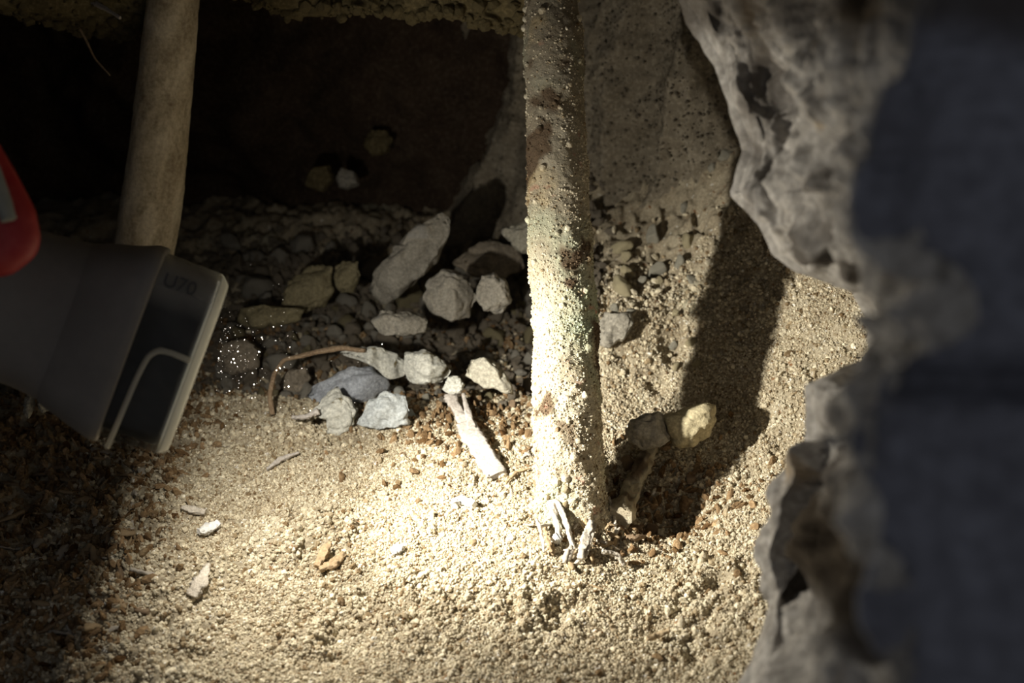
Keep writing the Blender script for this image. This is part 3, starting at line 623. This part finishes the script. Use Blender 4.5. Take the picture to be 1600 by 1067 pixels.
# ---- the two poles
def pole(name, B, T, r0, r1, mat, seed, label, crust, nl=520, na=150, bark=None, foot=0):
    B, T = np.array(B), np.array(T); ax = T-B; Ln = np.linalg.norm(ax); ax /= Ln
    s1 = np.cross(ax, WW); s1 /= np.linalg.norm(s1); s2 = np.cross(ax, s1)
    e = bpy.data.objects.new(name, None); link(e); mw = frame_matrix(B, s1, s2, ax); e.matrix_world = mw; tag(e, label, 'pole')
    t, a = np.meshgrid(np.linspace(-.05, 1.06, nl), np.linspace(0, 2*np.pi, na, endpoint=False), indexing='ij')
    def surf(t, a):
        r = r0+(r1-r0)*t+foot*np.exp(-np.maximum(t, 0)/.05)*.5
        z = t*Ln; p = np.stack([r*np.cos(a), r*np.sin(a), z], -1); q = p+seed
        if crust:
            d = .0018*vn(q, .03, seed)+.0011*vn(q, .011, seed+1)+.0006*vn(q, .004, seed+2)+.00035*vn(q, .0018, seed+3)
            d = d*(.75+.9*sstep(.25, 0, t))
        else:
            d = .0009*vn(q*np.array([1, 1, .4]), .018, seed)+.00025*vn(q, .004, seed+1)
        r = r+d; return np.stack([r*np.cos(a)+(0 if crust else .0012*np.sin(z*30)), r*np.sin(a), z], -1)
    V = surf(t, a)
    o_ = mesh('shaft', V.reshape(-1, 3), grid_faces(nl, na, True), mat); o_.parent = e
    cc = V[-1].mean(0)
    if crust:
        n = 52000; tt_ = rng.uniform(-.02, 1.03, n); aa = rng.uniform(0, 2*np.pi, n)
        dens = .12+.88*sstep(.62, .12, tt_+.25*vn(np.stack([tt_*Ln, np.cos(aa)*.02, np.sin(aa)*.02], -1), .02, 77)); kk = rng.uniform(0, 1, n) < dens; tt_, aa = tt_[kk], aa[kk]
        s_ = .00025+.0006*rng.uniform(0, 1, len(tt_))**3
        grains('dirt_crust', surf(tt_, aa), s_, M['crust_grain'], 12, e, sub=1)
        n = 420; tt_ = rng.uniform(0, 1, n)**1.8*.85; aa = rng.uniform(0, 2*np.pi, n)
        grains('crust_lumps', surf(tt_, aa), .0007+.0017*rng.uniform(0, 1, n)**3, M['crust_grain'], 13, e)
    return e
M['crust_grain'] = earth('crust_grain', (.50, .45, .34), (.36, .29, .20), (.66, .61, .50), bs=1, fine=1800, amt=.2, grain=True, spots=CRUST_SPOTS)
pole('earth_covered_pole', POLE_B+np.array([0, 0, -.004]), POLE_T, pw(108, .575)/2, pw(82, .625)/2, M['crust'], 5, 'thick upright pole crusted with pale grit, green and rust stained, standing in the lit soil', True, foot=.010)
LB = P(206, 470, .60); LT = P(290, -120, .645)
LB2 = on_ground(190, 612, -.01)
pole('bare_wooden_pole', LB2, LT, pw(108, .68)/2, pw(74, .655)/2, M['pole'], 9, 'smooth tan leaning pole rising behind the torch head', False, nl=260, na=90)

# ---- torch
T0 = bpy.data.objects.new('torch', None); link(T0); T0.matrix_world = frame_matrix(TC-TA*.0, TB, TD, TA)
tag(T0, 'dark grey torch with square clear lens cap and red handle, shining on the soil', 'torch')
def torch_loft(name, secs, mat, n=64, caps=(True, True), ex=5.0):
    """secs: (z, half height along B, half depth along D, centre B offset, exponent)"""
    a = np.linspace(0, 2*np.pi, n, endpoint=False); rows = []
    for z, hb, hd, ob, e_ in secs:
        ca, sa = np.cos(a), np.sin(a); r = (np.abs(ca)**e_+np.abs(sa)**e_)**(-1/e_)
        rows.append(np.stack([r*ca*hb+ob, r*sa*hd, np.full(n, z)], -1))
    V = np.array(rows); me = mesh(name, V.reshape(-1, 3), grid_faces(len(secs), n, True), mat)
    bm = bmesh.new(); bm.from_mesh(me.data); bm.verts.ensure_lookup_table()
    if caps[0]: bm.faces.new([bm.verts[i_] for i_ in range(n)])
    if caps[1]: bm.faces.new([bm.verts[(len(secs)-1)*n+i_] for i_ in reversed(range(n))])
    bmesh.ops.recalc_face_normals(bm, faces=bm.faces); bm.to_mesh(me.data); bm.free()
    me.parent = T0; return me
u = .436/F       # one pixel at the torch, in metres
H = 162*u
torch_loft('neck', [(-.16, 122*u, 95*u, -4*u, 2.4), (-.085, 122*u, 98*u, -4*u, 2.4), (-.055, 124*u, 105*u, -4*u, 2.6), (-.034, 130*u, 118*u, -4*u, 3), (-.022, 138*u, 130*u, -2*u, 3.6)], M['torch_grey'], 72, (True, False))
torch_loft('bezel', [(-.030, 128*u, 112*u, -3*u, 3.2), (-.024, 140*u, 132*u, -3*u, 3.8), (-.010, 156*u, 152*u, -2*u, 5), (-.0045, 163*u, 160*u, 0, 6), (-.001, 164*u, 161*u, 0, 6), (0, 162*u, 159*u, 0, 6), (0, 150*u, 148*u, 0, 6), (-.004, 150*u, 148*u, 0, 6)], M['torch_grey'], 96, (False, True))
torch_loft('reflector', [(-.003, 140*u, 138*u, 0, 6), (.020, 143*u, 141*u, 0, 6), (.0222, 140*u, 138*u, 0, 6)], M['torch_black'], 72)
cap = torch_loft('lens_cap', [(-.002, 155*u, 154*u, 0, 6), (.012, 154*u, 153*u, 0, 6), (.0232, 153*u, 152*u, 0, 6)], M['clear'], 96, (False, False))
torch_loft('lens_rim', [(.0228, 153*u, 152*u, 0, 6), (.0238, 152.5*u, 151.5*u, 0, 6), (.0252, 149*u, 148*u, 0, 6), (.0265, 143*u, 142*u, 0, 6), (.0262, 139*u, 138*u, 0, 6), (.0230, 139*u, 138*u, 0, 6)], M['rim'], 96, (False, False))
lens = torch_loft('front_lens', [(.0259, 141*u, 140*u, 0, 6), (.0263, 132*u, 131*u, 0, 5), (.0266, 110*u, 110*u, 0, 4), (.0268, 70*u, 70*u, 0, 3), (.0269, 25*u, 25*u, 0, 2)], M['glow'], 72, (False, True))
# moulded channel on the cap's side: an inverted U of raised clear plastic
def bar(name, pts, r, mat, parent):
    return stick(name, [np.array(p_) for p_ in pts], [r*2]*3, r*1.6, mat, 4, parent=parent, nseg=40, rough=0, nc=10)
yd = -154*u if TD@WW > 0 else 154*u
ch = bar('channel', [(-.0385*1.0, yd, .0045), (-.030, yd, .0050), (-.010, yd, .0058), (.000, yd, .0070), (.0035, yd, .0100), (.0040, yd, .0150), (.0034, yd, .0224)], .0011, M['clear2'] if 'clear2' in M else M['rim'], cap)
# moulded characters near the top of the cap
cu = bpy.data.curves.new('raised_mark', 'FONT'); cu.body = 'U70'; cu.size = .0075; cu.extrude = .0002; cu.offset = .00005
tmp = bpy.data.objects.new('tmp', cu); COL.objects.link(tmp); bpy.context.view_layer.update()
me = bpy.data.meshes.new_from_object(tmp.evaluated_get(bpy.context.evaluated_depsgraph_get())); bpy.data.objects.remove(tmp)
me.materials.clear(); me.materials.append(M['torch_black'])
mk = bpy.data.objects.new('raised_mark', me); link(mk, cap)
sgn = np.sign(yd)
# text x runs along the beam axis, text y up the cap
mk.matrix_basis = Matrix(((0, 1, 0, .0275), (0, 0, sgn, yd+sgn*.0003), (1, 0, 0, .0025), (0, 0, 0, 1)))
# red handle loop with grey insert
hy = yd*.70
ctr = [(.062, -.135), (.0605, -.118), (.052, -.105), (.040, -.0935), (.026, -.088), (.016, -.091), (.012, -.100), (.011, -.125)]
hp = [P(-70, 180, .395), P(-30, 240, .395), P(-4, 290, .395), P(18, 340, .395), P(24, 376, .395), P(2, 396, .395), P(-40, 398, .395), P(-110, 380, .395)]
inv = T0.matrix_world.inverted()
loc = [np.array(inv@Vector(q)) for q in hp]
hd = stick('handle', loc, [52*u, 54*u, 58*u, 64*u, 66*u, 62*u, 62*u, 60*u], .020, M['red'], 5, parent=T0, nseg=90, rough=.0, nc=28, box=.8)
ip_ = [np.array(inv@Vector(P(x_, y_, .3845))) for x_, y_ in ((-14, 262), (0, 302), (14, 344))]
stick('insert', ip_, [20*u, 21*u, 19*u], .006, M['insert'], 6, parent=hd, nseg=30, rough=.01, nc=14)
# glowing emitter chip seen as the small bright nub on the rim
# ---- dust hanging in the beam
n = 240; q = np.array([P(x_, y_, d_) for x_, y_, d_ in zip(338+rng.exponential(60, n), rng.normal(565, 55, n), rng.uniform(.50, .60, n))])
dm = grains('airborne_dust', q, .00008+.00016*rng.uniform(0, 1, n)**3, M['white'], 15, None, sub=1); tag(dm, 'tiny bright specks of dust floating in the torch beam', 'dust')
